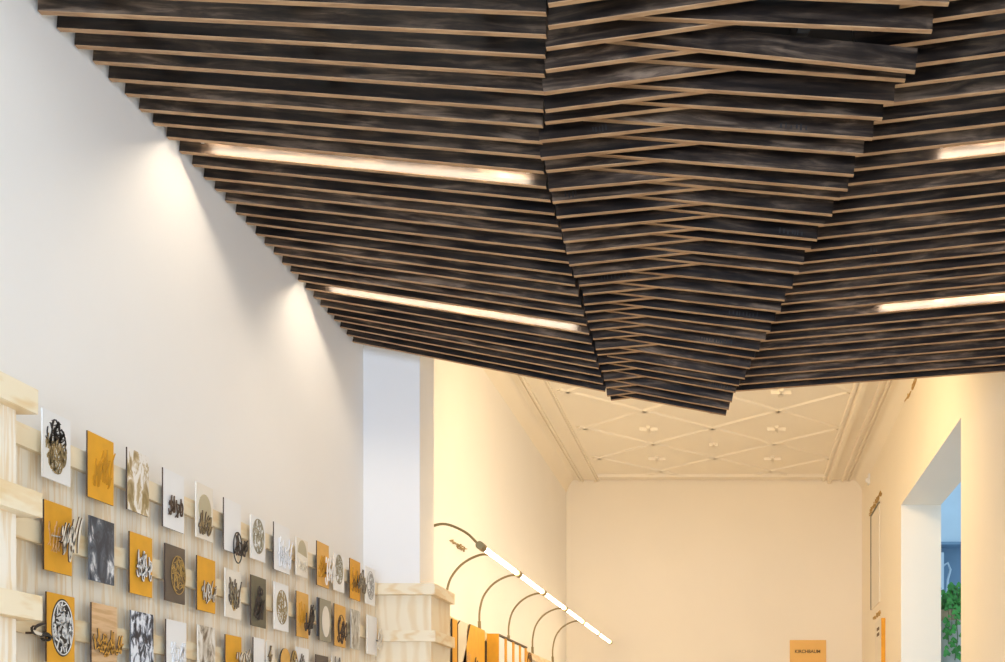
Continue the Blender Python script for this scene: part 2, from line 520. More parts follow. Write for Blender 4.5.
# right bank: rising to the right
RLEFT = [(-3, 1030, -52), (-2, 1000, -29), (-1, 965, -5), (0, 935.3, 18.9), (1, 917, 42), (2, 917.4, 63.7), (3, 898.5, 84.6), (4, 895.5, 102.5), (5, 876.6, 121.4), (6, 872.7, 137.2), (7, 863.7, 153.7), (8, 857.7, 168.7),
         (9, 848.8, 183.6), (10, 840.8, 197.5), (11, 833.9, 211), (12, 824.9, 224.4), (13, 817.2, 237.8), (14, 806, 250.3), (15, 803.7, 262.2), (16, 799.7, 272.5), (17, 793.3, 283.7), (18, 786.2, 293.6),
         (19, 781.9, 303.6), (20, 778.5, 312.5), (21, 774.5, 322), (22, 768.8, 332.3), (23, 764.3, 340.5), (24, 759.8, 349.3), (25, 755.2, 358), (26, 751.6, 367), (27, 748, 375.5), (28, 739.8, 384.0), (29, 738.3, 390.6)]
RSL = [(0, 0.142), (3, 0.125), (6, 0.112), (13, 0.109), (18, 0.098), (21, 0.090), (25, 0.084), (29, 0.074)]
right = thing('slat_ceiling_bank', 'dark slatted ceiling bank rising from the folded middle to the wall with the deep opening', 'slatted ceiling', (0.9, 4.8, H(2.2)), 'banks of the slatted ceiling')
RS = {}
for k, px, py in RLEFT:
    D = sD(k + 1)
    x, z = at(px, py, D)
    s_ = table(RSL, k)
    ov = 0.20
    xl = x - ov
    xr = XR - 0.015
    RS[k] = ((xl, z - ov * s_), (xr, z + s_ * (xr - x)))
    slat(right, D, *RS[k][0], *RS[k][1])
for fr in (0.2, 0.55, 0.9):
    batten(right, [(lerp(RS[k][0][0], RS[k][1][0], fr), sD(k + 1), H(lerp(RS[k][0][1], RS[k][1][1], fr) + HT + 0.004)) for k in range(-3, 30)])
# folded middle: two fans of boards that cross each other
KL = [(546.0, -20), (547.9, 3.5), (547.9, 25.9), (545.9, 47.4), (545.5, 69.7), (543.5, 92.1), (544.9, 109.9), (544.9, 122), (539.5, 140.5), (540.5, 157.8), (545.9, 170.5), (548.9, 189.3), (552.4, 201.6), (556.4, 216.5), (561.4, 229.5), (563.4, 241.4),
      (566.3, 252.3), (569, 264.7), (573.8, 275.9), (579, 285), (583, 294), (584, 304), (585.2, 311.8), (587.5, 321), (590.3, 329.4), (592.9, 338.7), (595.6, 349.0), (597.4, 354.5), (598.8, 363.4), (601.5, 371), (604.2, 380), (606, 387.5), (607.0, 395.6), (610.8, 399.9)]
KLS = [(-2, .15), (0, .145), (3, .13), (6, .106), (9, .090), (12, .096), (15, .105), (20, .092), (25, .082), (29, .10), (31, .13)]
KR = [(965, -36), (955, -16), (949.3, 2.4), (932.4, 29.9), (915.4, 70.6), (905.5, 79.2), (894, 101.5), (882.6, 117.8), (872.7, 137.8), (863.3, 153.7), (853.8, 174.6), (847.8, 189.2), (839.8, 198.1), (832.3, 214.4), (824.6, 224.4), (817.2, 239.4), (810.9, 248.7), (803.7, 262.7),
      (799.2, 272.5), (792.5, 286.9), (784.6, 300), (780.6, 311.3), (774.7, 321.8), (770.3, 331), (765.2, 340), (759.2, 350.4), (754.3, 358), (749.8, 368), (744.7, 378.3), (738.9, 385.2), (735.3, 392), (731.7, 401.5), (728.6, 409.3), (725.7, 415.0)]
KRS = [(-2, .04), (0, .042), (1, .045), (2, .100), (3, .075), (4, .063), (6, .068), (8, .08), (12, .098), (17, .10), (21, .125), (25, .158), (28, .178), (31, .186)]
keel = thing('slat_ceiling_fold', 'dark tapering fold of interleaved boards hanging down the middle of the ceiling', 'slatted ceiling', (-0.2, 4.8, H(2.1)), 'banks of the slatted ceiling')
tops = {}
for n_, (px, py) in enumerate(KL):
    k = n_ - 2
    D = sD(k - 0.5)
    x, z = at(px, py, D)
    s_ = table(KLS, k)
    xr = x + (0.64 if n_ < 6 else lerp(0.80, 0.57, n_ / 33))
    slat(keel, D, x, z, xr, z + s_ * (xr - x))
    tops.setdefault('l', []).append((x + 0.36, D, H(z + s_ * 0.36 + HT + 0.004)))
for n_, (px, py) in enumerate(KR):
    k = n_ - 2
    D = sD(k - 1) + 0.024
    x, z = at(px, py, D)
    s_ = table(KRS, k)
    xl = x - lerp(1.15, 0.655, n_ / 33)
    slat(keel, D, xl, z + s_ * (x - xl), x, z)
    tops.setdefault('r', []).append((x - 0.36, D, H(z + s_ * 0.36 + HT + 0.012)))
batten(keel, tops['l'])
batten(keel, tops['r'])
# added black sheet: blocks the bright ceiling so gaps in the fold stay dark
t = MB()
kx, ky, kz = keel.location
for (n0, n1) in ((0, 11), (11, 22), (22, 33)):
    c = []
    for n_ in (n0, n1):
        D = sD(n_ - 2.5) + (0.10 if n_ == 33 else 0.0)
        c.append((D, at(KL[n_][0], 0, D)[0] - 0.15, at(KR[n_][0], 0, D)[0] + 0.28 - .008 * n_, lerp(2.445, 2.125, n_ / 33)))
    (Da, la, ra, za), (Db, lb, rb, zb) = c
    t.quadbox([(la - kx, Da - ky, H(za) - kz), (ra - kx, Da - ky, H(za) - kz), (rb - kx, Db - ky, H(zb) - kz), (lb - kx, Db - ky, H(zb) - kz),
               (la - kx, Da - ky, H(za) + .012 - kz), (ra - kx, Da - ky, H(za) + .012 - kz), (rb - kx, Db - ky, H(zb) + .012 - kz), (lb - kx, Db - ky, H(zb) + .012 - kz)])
t.build('gap_shade_sheet', M['batten'], keel)

# timber merchant's stamps on a few boards: short dark upright strokes
def stamp(parent, D, x, z, ang, n, seed):
    r = random.Random(seed)
    t = MB()
    u = 0.0
    px, py, pz = parent.location
    for _ in range(n):
        wd, ht = r.uniform(.004, .008), r.uniform(.014, .026)
        y0 = r.uniform(0, .006)
        p = [(u, y0), (u + wd, y0), (u + wd, y0 + ht), (u, y0 + ht)]
        b = len(t.v)
        ca_, sa_ = math.cos(ang), math.sin(ang)
        t.v += [(x + a * ca_ - c * sa_ - px, D - 0.0006 - py, H(z + a * sa_ + c * ca_) - pz) for a, c in p]
        t.f.append([b, b + 1, b + 2, b + 3]); t.m.append(0)
        u += r.uniform(.009, .02)
    t.build('stamp', M['black'], parent)
for (kk, dx, n) in ((7, .19, 5), (18, .09, 9), (11, .05, 4)):
    px, py = KL[kk + 2 - 1]
    D = sD(kk - 1 - 0.5)
    x, z = at(px, py, D)
    s_ = table(KLS, kk - 1)
    stamp(keel, D, x + dx, z + s_ * dx + .008, math.atan(s_), n, kk)
for (kk, dx, n) in ((6, .33, 6), (13, .16, 7), (20, .22, 9), (23, .3, 12), (28, .15, 10)):
    px, py = KR[kk + 2]
    D = sD(kk - 1) + 0.024
    x, z = at(px, py, D)
    s_ = table(KRS, kk)
    stamp(keel, D, x - dx, z + s_ * dx + .008, -math.atan(s_), n, 40 + kk)
for kk, dx, n in ((17, .62, 10), (15, .5, 3)):
    D = sD(kk + 1)
    (xa, za), (xb, zb) = RS[kk]
    s_ = (zb - za) / (xb - xa)
    stamp(right, D, xa + dx, za + s_ * dx + .01, math.atan(s_), n, 80 + kk)

# lamps hidden between the slats
def hidden_lamp(D_prev, D_next, x0, z0, x1, z1, label):
    cx, cz = (x0 + x1) / 2, (z0 + z1) / 2
    o = thing('linear_lamp', label, 'lamp', (cx, D_prev + TH, H(cz)), 'lamps between the slats')
    dz = (z1 - z0)
    t = MB(); t.tube([(x0 - cx, 0.030, -dz / 2 + 0.028), (x1 - cx, 0.030, dz / 2 + 0.028)], 0.0085, 10)
    t.build('tube', M['led'], o, smooth=True)
    t = MB()
    t.quadbox([(x0 - cx, 0.0, -dz / 2 + .046), (x1 - cx, 0.0, dz / 2 + .046), (x1 - cx, .040, dz / 2 + .046), (x0 - cx, .040, -dz / 2 + .046),
               (x0 - cx, 0.0, -dz / 2 + .066), (x1 - cx, 0.0, dz / 2 + .066), (x1 - cx, .040, dz / 2 + .066), (x0 - cx, .040, -dz / 2 + .066)])
    t.build('channel', M['alu'], o)
    for sx, sz in ((x0 - cx, -dz / 2), (x1 - cx, dz / 2)):
        t = MB(); t.box(sx - .006, sx + .006, 0.016, 0.0395, sz + .018, sz + .048)
        t.build('end_cap', M['alu'], o)
def on_left(i, x):
    (xa, za), (xb, zb) = LS[i]
    return lerp(za, zb, (x - xa) / (xb - xa))
def on_right(k, x):
    (xa, za), (xb, zb) = RS[k]
    return lerp(za, zb, (x - xa) / (xb - xa))
for i, x0, x1, lab in ((9, -2.05, -0.80, 'bright lamp strip near the camera, set in the slats along the long white wall'),
                       (22, -2.05, -0.80, 'bright lamp strip near the pier end, set in the slats along the long white wall')):
    hidden_lamp(sD(i - 1), sD(i), x0, on_left(i - 1, x0), x1, on_left(i - 1, x1), lab)
for k, x0, x1, lab in ((8, 0.79, 1.52, 'bright lamp strip nearer the camera, cut off by the right picture edge'),
                       (21, 0.72, 1.52, 'bright lamp strip farther from the camera, cut off by the right picture edge')):
    hidden_lamp(sD(k), sD(k + 1), x0, on_right(k - 1, x0), x1, on_right(k - 1, x1), lab)

# ------------------------------------------------------------------ pine cladding
RAILZ = [0.865, 0.596, 0.326, 0.056, -0.214]
RH = 0.064
PANX, RAILX = -2.08, -2.06
def clad_wall(name, label, y0, y1, loc):
    o = thing(name, label, 'wall cladding', loc)
    lx, ly, lz = loc
    n = max(1, round((y1 - y0) / 0.62))
    for k in range(n):
        a, b = lerp(y0, y1, k / n), lerp(y0, y1, (k + 1) / n)
        t = MB(); t.box(XL + .001 - lx, PANX - lx, a + .0015 - ly, b - .0015 - ly, 0.001 - lz, H(RAILZ[0] + RH) - lz)
        t.build('panel', M['pine'], o)
    for z in RAILZ:
        t = MB(); t.box(PANX + .0005 - lx, RAILX - lx, y0 - ly, y1 - ly, H(z) - lz, H(z + RH) - lz)
        t.build('rail', M['pine_rail'], o)
clad_wall('wall_cladding', 'pine panelling with level rails behind the rows of art cards', 2.87, 6.345, (-2.1, 4.6, 0))
clad_wall('wall_cladding', 'pine panelling beyond the pier, below the arched tube lamp', 6.78, 14.04, (-2.1, 10.4, 0))
def clad_block(label, x0, x1, y0, y1, loc, near=True):
    o = thing('box_cladding', label, 'wall cladding', loc)
    lx, ly, lz = loc
    t = MB(); t.box(x0 - lx, x1 - lx, y0 - ly, y1 - ly, 0.001 - lz, H(RAILZ[0]) - lz)
    t.build('panel', M['pine'], o)
    for z in RAILZ:
        e = 0.035 if z == RAILZ[0] else 0.042
        t = MB(); t.box(x0 - lx, x1 + e - lx, y0 - e - ly, y1 + (0 if not near else e) - ly, H(z) - lz, H(z + RH) - lz)
        t.build('rail', M['pine_rail'], o)
clad_block('pine boxed-out cladding with thick rails at the left picture edge, before the first cards', XL + .001, -1.862, 1.6, 2.845, (-2.0, 2.2, 0))
# the pier's pine jacket: three boards round its foot
def jacket(loc):
    o = thing('pillar_cladding', 'pine jacket with a ledge around the foot of the white pier', 'wall cladding', loc)
    lx, ly, lz = loc
    zt = H(RAILZ[0] + RH)
    def ring(nm, e, z0, z1, mat):
        t = MB()
        x1 = PX + .08
        y0, y1 = PD0 - e, PD1 + 0.07
        t.box(XL + 0.002 - lx, x1 - lx, y0 - ly, PD0 - .001 - ly, z0 - lz, z1 - lz)
        t.box(PX + .001 - lx, x1 - lx, PD0 - .001 - ly, y1 - ly, z0 - lz, z1 - lz)
        t.build(nm, mat, o)
    ring('panel', 0.05, 0.001, zt, M['pine_lit'])
    for z in RAILZ:
        e = 0.085 if z == RAILZ[0] else 0.07
        t = MB()
        t.box(RAILX + .002 - lx, PX + .11 - lx, PD0 - e - ly, PD0 - .051 - ly, H(z) - lz, H(z + RH) - lz)
        t.box(PX + .081 - lx, PX + .11 - lx, PD0 - .051 - ly, PD1 + .07 - ly, H(z) - lz, H(z + RH) - lz)
        t.build('rail', M['pine_rail'], o)
jacket((-1.95, 6.5, 0))

# ------------------------------------------------------------------ art cards
CX = -2.040                      # front of the card boards
def bez(p, n=9):
    out = []
    for i in range(n):
        t = i / (n - 1)
        a, b, c, d = (1 - t) ** 3, 3 * t * (1 - t) ** 2, 3 * t * t * (1 - t), t ** 3
        out.append((a * p[0][0] + b * p[1][0] + c * p[2][0] + d * p[3][0], a * p[0][1] + b * p[1][1] + c * p[2][1] + d * p[3][1]))
    return out
def brush(n, w0, lo=0.35):
    return [w0 * (lo + (1 - lo) * math.sin(math.pi * (0.12 + 0.80 * i / (n - 1)))) for i in range(n)]
def script_mesh(r, rect, n, wd, x0, x1, lean=0.12):
    """Brush lettering: slanting tapered uprights with hooked feet, bowls and small leaf-like dabs."""
    u0, u1, v0, v1 = rect
    W, Hh = u1 - u0, v1 - v0
    t = MB()
    n += 1
    wd *= 0.82
    c = W / n
    for k in range(n):
        u = u0 + c * (k + 0.5 + r.uniform(-.2, .2))
        b, tp = v0 + Hh * r.uniform(0.02, 0.30), v0 + Hh * r.uniform(0.62, 1.0)
        l = lean * Hh * r.uniform(-.8, 2.2)
        sg = r.choice((-1, 1))
        t.ribbon(bez([(u + l, tp), (u + l * .4 + sg * .25 * c, lerp(b, tp, .66)), (u - .2 * sg * c, lerp(b, tp, .3)), (u + .05 * c, b)]), brush(9, wd * r.uniform(.8, 1.25), .2), x0, x1)
        if r.random() < .8:          # hooked foot
            t.ribbon(bez([(u + .05 * c, b + .03 * Hh), (u + .1 * c, b - .10 * Hh), (u + .7 * c * sg, b - .06 * Hh), (u + .75 * c * sg, b + .16 * Hh)]), brush(9, wd * .75, .2), x0, x1)
        if r.random() < .8:          # slanting slash
            y0 = lerp(v0, v1, r.uniform(.05, .5))
            t.ribbon(bez([(u - .8 * c, y0), (u - .1 * c, y0 + .05 * Hh), (u + .3 * c, y0 + .25 * Hh), (u + .9 * c, y0 + Hh * r.uniform(.25, .45))]), brush(9, wd * r.uniform(.6, 1.1), .15), x0, x1)
        if r.random() < .4:          # bowl
            y0 = lerp(b, tp, r.uniform(.15, .45))
            h = Hh * r.uniform(.22, .4)
            t.ribbon(bez([(u, y0 + h), (u + 1.1 * c, y0 + h * 1.1), (u + 1.0 * c, y0 - .1 * h), (u + .1 * c, y0)]), brush(9, wd * .8, .2), x0, x1)
        if r.random() < .6:          # dab
            y0 = lerp(v0, v1, r.uniform(.2, .9))
            t.ribbon(bez([(u - .5 * c, y0 - .06 * Hh), (u - .45 * c, y0), (u - .35 * c, y0 + .04 * Hh), (u - .3 * c, y0 + .12 * Hh)], 5), brush(5, wd * 1.1, .15), x0, x1)
    return t
def oval_mesh(r, cu, cv, a, b, n, wd, x0, x1, ring=True, half=None):
    """Lettering packed into an oval."""
    t = MB()
    if ring:
        N_ = 36
        t.ribbon([(cu + a * math.cos(2 * math.pi * i / N_), cv + b * math.sin(2 * math.pi * i / N_)) for i in range(N_ + 1)], [wd * .5] * (N_ + 1), x0, x1)
    k = 0
    while k < n:
        u, v = r.uniform(-1, 1), r.uniform(-1, 1)
        if u * u + v * v > 1.0 or (half == 'top' and v < .15) or (half == 'bottom' and v > .22):
            continue
        k += 1
        s = r.uniform(.22, .45)
        an = r.choice([1.3, 1.6, 1.8, .5, 2.5]) + r.uniform(-.3, .3)
        pts = []
        for q in (-1, -.35, .35, 1):
            uu, vv = u + s * q * math.cos(an) + r.uniform(-.12, .12), v + s * .7 * q * math.sin(an) + r.uniform(-.06, .06)
            d = math.hypot(uu, vv)
            if d > 1:
                uu, vv = uu / d, vv / d
            pts.append((cu + a * uu, cv + b * vv))
        t.ribbon(bez(pts, 7), brush(7, wd * r.uniform(.5, .95), .2), x0, x1)
    return t
def ellipse(cu, cv, a, b, n=32, a0=0.0, a1=2 * math.pi):
    return [(cu + a * math.cos(lerp(a0, a1, i / n)), cv + b * math.sin(lerp(a0, a1, i / n))) for i in range(n)]

def card(x0, x1, yt, yb, board, label, orn=(), edge='burnt', row=0, seed=0):
    """One card hung from a rail: board, spacer behind it and its lettering; orn lists the ornaments in card widths and heights."""
    D0, D1 = -CX * F / (VX - x0), -CX * F / (VX - x1)
    zt = (VY - yt) / (VX - x0) * -CX
    hgt = 0.208 if yb is None else zt - (VY - yb) / (VX - x0) * -CX
    wd = D1 - D0
    o = thing('art_card', label, 'art card', (CX - .005, (D0 + D1) / 2, H(zt - hgt)), 'art cards on the pine rails')
    t = MB()
    t.plate([(-wd / 2, 0), (wd / 2, 0), (wd / 2, hgt), (-wd / 2, hgt)], 0, .005)
    t.build('board', [M[board], M[edge]], o)
    zr = RAILZ[row] + .012 - (zt - hgt)
    t = MB(); t.box(RAILX - CX + .005 + .0005, -.0003, -.012, .012, zr, zr + .035)
    t.build('spacer', M['burnt'], o)
    r = random.Random(seed * 17 + row * 131 + 5)
    for q in orn:
        kind, mat = q[0], q[1]
        if kind == 'script':
            u0, u1, v0, v1, n, sw, lift = q[2:9]
            sh = lift * D0 / -CX
            rect = ((u0 - .5) * wd - sh, (u1 - .5) * wd - sh, v0 * hgt, v1 * hgt)
            sm = q[9] if len(q) > 9 else 'burnt'
            t = script_mesh(r, rect, n, sw, .005 + lift, .009 + lift)
            t.build('lettering', [M[mat], M[sm]], o)
            if lift > .002:
                t = MB(); yp = min((lerp(u0, u1, .3) - .5) * wd - sh, .42 * wd)
                t.box(.005, .005 + lift, yp, yp + .006, lerp(v0, v1, .35) * hgt, lerp(v0, v1, .35) * hgt + .006)
                t.build('peg', M['burnt'], o)
        elif kind == 'oval':
            cu, cv, a, b, n, sw = q[2:8]
            half = q[8] if len(q) > 8 else None
            t = oval_mesh(r, (cu - .5) * wd, cv * hgt, a * wd, b * hgt, n, sw, .005, .0075, ring=half is None, half=half)
            t.build('lettering', [M[mat], M[mat]], o)
        elif kind == 'disc':
            cu, cv, a, b = q[2:6]
            a0, a1 = (q[6], q[7]) if len(q) > 6 else (0, 2 * math.pi)
            n = 32 if len(q) <= 6 else 20
            t = MB(); t.plate(ellipse((cu - .5) * wd, cv * hgt, a * wd, b * hgt, n, a0, a1), .005, .0065)
            t.build('oval', [M[mat], M[mat]], o)
        elif kind == 'poly':
            t = MB(); t.plate([((u - .5) * wd, v * hgt) for u, v in q[2]], .005, .009)
            t.build('cut_out', [M[mat], M['burnt']], o)
    return o
PI = math.pi
# top row
card(42.7, 70.5, 407.5, 476.3, 'white', 'white card with a black and gold lettered oval, first in the top row', edge='white', orn=[('oval', 'black', .46, .52, .37, .39, 44, .0055, 'top'), ('oval', 'bronze', .47, .50, .37, .39, 84, .0048, 'bottom')], row=0, seed=1)
card(87.7, 113.6, 430.2, 496.2, 'yellow', 'plain mustard card with faint tone-on-tone embossed script', [('script', 'emb_yellow', .22, .85, .14, .84, 6, .004, 0, 'emb_yellow')], row=0, seed=2)
card(127.3, 148.9, 446.8, 508.9, 'marble', 'gold and white marbled card in the top row', row=0, seed=3)
card(163.2, 184.0, 467.2, 526.0, 'white', 'white card with three upright brown letters on a foot stroke', [('script', 'dkbrown', .28, .85, .18, .66, 3, .007, .004)], row=0, seed=4)
card(196.4, 212.8, 481.3, 536.5, 'cream', 'cream card with a solid khaki oval breaking into letters below', [('disc', 'khaki', .5, .55, .38, .28), ('script', 'bronze', .14, .88, .08, .52, 6, .006, .002)], row=0, seed=5, edge='cream')
card(224.0, 240.8, 497.0, 549.3, 'white', 'white card with a round black letter hanging off its lower corner', [('script', 'black', .62, 1.34, -.16, .42, 3, .010, .012), ('oval', 'black', .80, .13, .26, .30, 3, .010)], row=0, seed=6)
card(250.8, 265.3, 514.0, 557.6, 'white', 'white card with a grey-gold lettered oval, between two dark-edged white cards', [('oval', 'greygold', .5, .56, .38, .40, 62, .0045)], row=0, seed=7, edge='cream')
card(274.0, 289.6, 521.4, 569.0, 'white', 'white card with barely visible white embossed script, dark left edge', [('script', 'emb_white', .25, 1.12, .1, .75, 5, .006, .004, 'emb_white')], row=0, seed=8)
card(296.4, 307.8, 536.6, 574.5, 'cream', 'cream card with an olive half dome above pale script', [('disc', 'khaki', .5, .55, .40, .42, 0, PI), ('script', 'beige', .2, .8, .12, .46, 4, .006, .001, 'beige')], row=0, seed=9, edge='cream')
card(317.0, 328.8, 540.4, 584.6, 'tan_yellow', 'ochre card with a white curved letter reaching past its far edge', [('script', 'emb_yellow', .15, .8, .2, .8, 3, .007, 0, 'emb_yellow'), ('script', 'white', .72, 1.45, .05, .82, 3, .009, .02, 'cream')], row=0, seed=10)
card(334.0, 344.2, 552.6, 589.5, 'white', 'small white card with a tall grey-gold oval, between ochre and deep yellow cards', [('oval', 'greygold', .48, .60, .36, .40, 60, .0042)], row=0, seed=11, edge='cream')
card(349.9, 360.2, 557.8, 597.8, 'deep_yellow', 'deep yellow card with beige curled script reaching past its far edge', [('script', 'dkbrown', .15, .8, .2, .8, 3, .008, 0, 'emb_yellow'), ('script', 'greygold', .8, 1.55, .15, .82, 4, .008, .02)], row=0, seed=12)
card(365.8, 375.0, 565.6, 603.0, 'white', 'last white card of the top row, grey ringed oval, next to the pier', [('oval', 'grey', .5, .52, .36, .38, 45, .0045)], row=0, seed=13, edge='cream')
# middle row
card(44.3, 71.9, 499.0, 569.4, 'yellow', 'mustard card with tall white brush letters raised off its far side', [('script', 'emb_yellow', .15, .65, .25, .75, 4, .004, 0, 'tan'), ('script', 'cream', .58, 1.2, .18, .92, 5, .0095, .022, 'dkbrown'), ('poly', 'cream', [(.2, .50), (.62, .52), (.62, .54), (.2, .52)])], row=1, seed=14)
card(89.7, 114.2, 515.0, 579.5, 'slate_print', 'dark slate card with ghostly white brush shapes', row=1, seed=15, edge='slate')
card(129.8, 152.2, 530.9, 592.5, 'yellow', 'mustard card with compact white letters in the middle, beside the dark slate card', [('script', 'white', .28, .88, .24, .74, 4, .011, .006, 'dkbrown')], row=1, seed=16)
card(165.3, 185.0, 542.7, 600.0, 'brown', 'dark brown card with a gold filigree oval', [('disc', 'dkbrown', .62, .50, .38, .34), ('oval', 'gold', .64, .50, .36, .34, 60, .005)], row=1, seed=17)
card(197.2, 215.2, 555.0, 609.5, 'yellow', 'mustard card with thin dark-outlined tall letters, beside the dark brown card', [('script', 'cream', .25, .95, .12, .68, 4, .008, .004, 'dkbrown')], row=1, seed=18)
card(225.4, 241.0, 567.5, 616.2, 'cream', 'cream card with fine leaning gold script', [('script', 'greygold', .2, .85, .2, .88, 6, .006, .001), ('oval', 'gold', .52, .5, .26, .34, 26, .006, 'bottom')], row=1, seed=19, edge='cream')
card(251.2, 266.0, 574.4, 625.0, 'olive', 'dark olive card with a black crane-like brush figure', [('script', 'black', .2, .8, .1, .6, 3, .012, .002), ('script', 'black', .35, .7, .45, .84, 1, .009, .002)], row=1, seed=20)
card(274.4, 288.4, 581.2, 628.8, 'white', 'white card with an ornate brown medallion oval', [('oval', 'bronze', .52, .50, .37, .36, 62, .0042)], row=1, seed=21, edge='cream')
card(296.5, 308.4, 590.5, 636.0, 'tan_yellow', 'ochre card with a black looped letter hanging past its far edge', [('script', 'emb_yellow', .1, .7, .2, .8, 3, .006, 0, 'emb_yellow'), ('script', 'black', .72, 1.4, .05, .82, 3, .011, .015)], row=1, seed=22)
card(319.5, 330.8, 597.6, 640.2, 'olive_grey', 'olive grey card with a smooth pale oval', [('disc', 'cream', .55, .48, .33, .37)], row=1, seed=24)
card(334.4, 345.5, 603.2, 645.4, 'tan_yellow', 'ochre card with dark nested arch lines, right of the pale oval card', [('script', 'dkbrown', .3, 1.15, .08, .74, 4, .007, .003), ('oval', 'dkbrown', .6, .45, .3, .32, 10, .006)], row=1, seed=25)
card(351.1, 360.0, 608.6, 648.2, 'grey_print', 'mottled grey photo card near the pier', row=1, seed=26, edge='grey')
card(367.1, 376.8, 614.4, 653.5, 'white', 'last white card of the middle row with a pale hooked letter at its far side', [('script', 'cream', 1.0, 1.5, .15, .8, 2, .010, .012, 'beige')], row=1, seed=27, edge='cream')
# bottom row, cut by the lower picture edge
card(46.8, 74.6, 591.4, None, 'yellow', 'mustard card with a black-ringed oval of white lettering', [('disc', 'black', .55, .52, .40, .42), ('oval', 'white', .55, .52, .37, .39, 62, .007)], row=2, seed=28)
card(91.7, 116.8, 602.0, None, 'tan', 'tan veneer card with orange letters spilling past its far side', [('script', 'orange', .06, 1.2, .15, .62, 7, .010, .012, 'dkbrown'), ('oval', 'orange', .5, .4, .4, .2, 16, .009, 'bottom')], row=2, seed=29)
card(131.0, 153.5, 610.0, None, 'blue_print', 'black, white and pale blue speckled card', row=2, seed=30, edge='slate')
card(166.3, 186.4, 618.8, None, 'white', 'blank-looking white card with slanting embossed strokes', [('script', 'emb_white', .25, .85, .2, .7, 4, .007, 0, 'emb_white')], row=2, seed=31)
card(198.3, 215.2, 624.6, None, 'brown_print', 'pale card with smoky brown blotches', row=2, seed=32, edge='cream')
card(225.6, 241.5, 634.0, None, 'yellow', 'mustard card with splayed white stick letters at its far side', [('script', 'cream', .68, 1.5, .1, .86, 5, .009, .015, 'dkbrown')], row=2, seed=33)
card(253.6, 264.5, 637.0, None, 'white', 'narrow white card seen past the splayed stick letters', row=2, seed=34)
card(266.6, 274.5, 640.5, None, 'cream', 'cream card with one thin bronze stroke along its top', [('script', 'bronze', .2, .6, .5, .95, 1, .008, .002)], row=2, seed=38, edge='cream')
card(296.6, 308.6, 646.5, None, 'white', 'white card with a grey petal burst, right of the orange looped letter', [('script', 'grey', .1, .8, .3, .86, 4, .010, .003)], row=2, seed=35, edge='cream')
card(316.0, 328.2, 654.2, None, 'brown', 'dark brown card at the bottom edge below the pale oval card', row=2, seed=36)
card(332.0, 341.5, 655.5, None, 'cream', 'cream card with a grey raised letter at the bottom edge', [('script', 'grey', .1, .9, .4, 1.05, 3, .010, .006)], row=2, seed=37, edge='cream')
# loose cut-outs fixed to the rails
def loose(label, cat, name, D, z, y_off, build):
    o = thing(name, label, cat, (RAILX + .0005, D, H(z)))
    build(o)
    return o
def dark_panel(o):
    t = MB(); t.plate([(-.024, -.095), (.024, -.095), (.024, .095), (-.024, .095)], .002, .007)
    t.build('board', [M['slate'], M['slate']], o)
    t = MB(); t.box(0, .002, -.01, .01, -.02, .02)
    t.build('spacer', M['burnt'], o)
loose('slate grey strip tucked behind the olive grey oval card', 'art card', 'art_relief', -RAILX * F / (VX - 317.8), RAILX * -1 * (VY - 617) / (VX - 317.8), 0, dark_panel)
def dome(o):
    t = MB(); t.plate([(-.055, -.16)] + [(.055, -.16)] + ellipse(0, 0, .055, .06, 20, 0, PI) + [(-.055, 0)], .010, .016)
    t.build('board', [M['tan_yellow'], M['black']], o)
    t = MB(); t.box(0, .010, -.01, .01, -.10, -.06)
    t.build('spacer', M['burnt'], o)
loose('ochre round-topped tablet with a black edge at the bottom of the picture', 'art card', 'art_tablet', -RAILX * F / (VX - 282.0), -RAILX * (VY - 661.5) / (VX - 282.0), 0, dome)
def looped(o):
    r = random.Random(3)
    t = oval_mesh(r, 0, -.05, .040, .10, 7, .014, .016, .022)
    t.build('lettering', [M['gold'], M['dkbrown']], o)
    t = MB(); t.box(0, .016, -.004, .004, -.10, -.08)
    t.build('peg', M['burnt'], o)
loose('orange-brown looped letter between the round-topped tablet and the petal card', 'cut-out letter', 'cut_out_letter', -RAILX * F / (VX - 290.0), -RAILX * (VY - 662) / (VX - 290.0), 0, looped)
def hook(o):
    t = MB()
    t.ribbon(bez([(-.075, .012), (-.06, .030), (-.03, .036), (.0, .042)]), [.006, .016, .018, .006] + [.004] * 5, .030, .038)
    t.ribbon(bez([(-.075, .020), (-.08, -.012), (-.04, -.012), (.0, -.010)]), brush(9, .018), .030, .038)
    t.v = [(x, y * .66 - .050, z * .55) for x, y, z in t.v]
    t.build('lettering', [M['cream'], M['black']], o)
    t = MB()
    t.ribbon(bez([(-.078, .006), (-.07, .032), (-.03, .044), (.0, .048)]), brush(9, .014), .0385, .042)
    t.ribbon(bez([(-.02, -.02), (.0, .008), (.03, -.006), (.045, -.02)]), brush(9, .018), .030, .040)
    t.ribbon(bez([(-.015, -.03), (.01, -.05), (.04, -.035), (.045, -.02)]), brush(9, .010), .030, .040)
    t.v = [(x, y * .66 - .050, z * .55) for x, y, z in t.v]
    t.build('black_letter', [M['black'], M['black']], o)  # black strokes of the hooked letter
    t = MB(); t.box(0, .030, -.080, -.074, -.006, .0)
    t.build('peg', M['burnt'], o)
loose('small black and cream hooked letter left of the black-ringed oval card', 'cut-out letter', 'cut_out_letter', -RAILX * F / (VX - 42.5), -RAILX * (VY - 634.5) / (VX - 42.5), 0, hook)

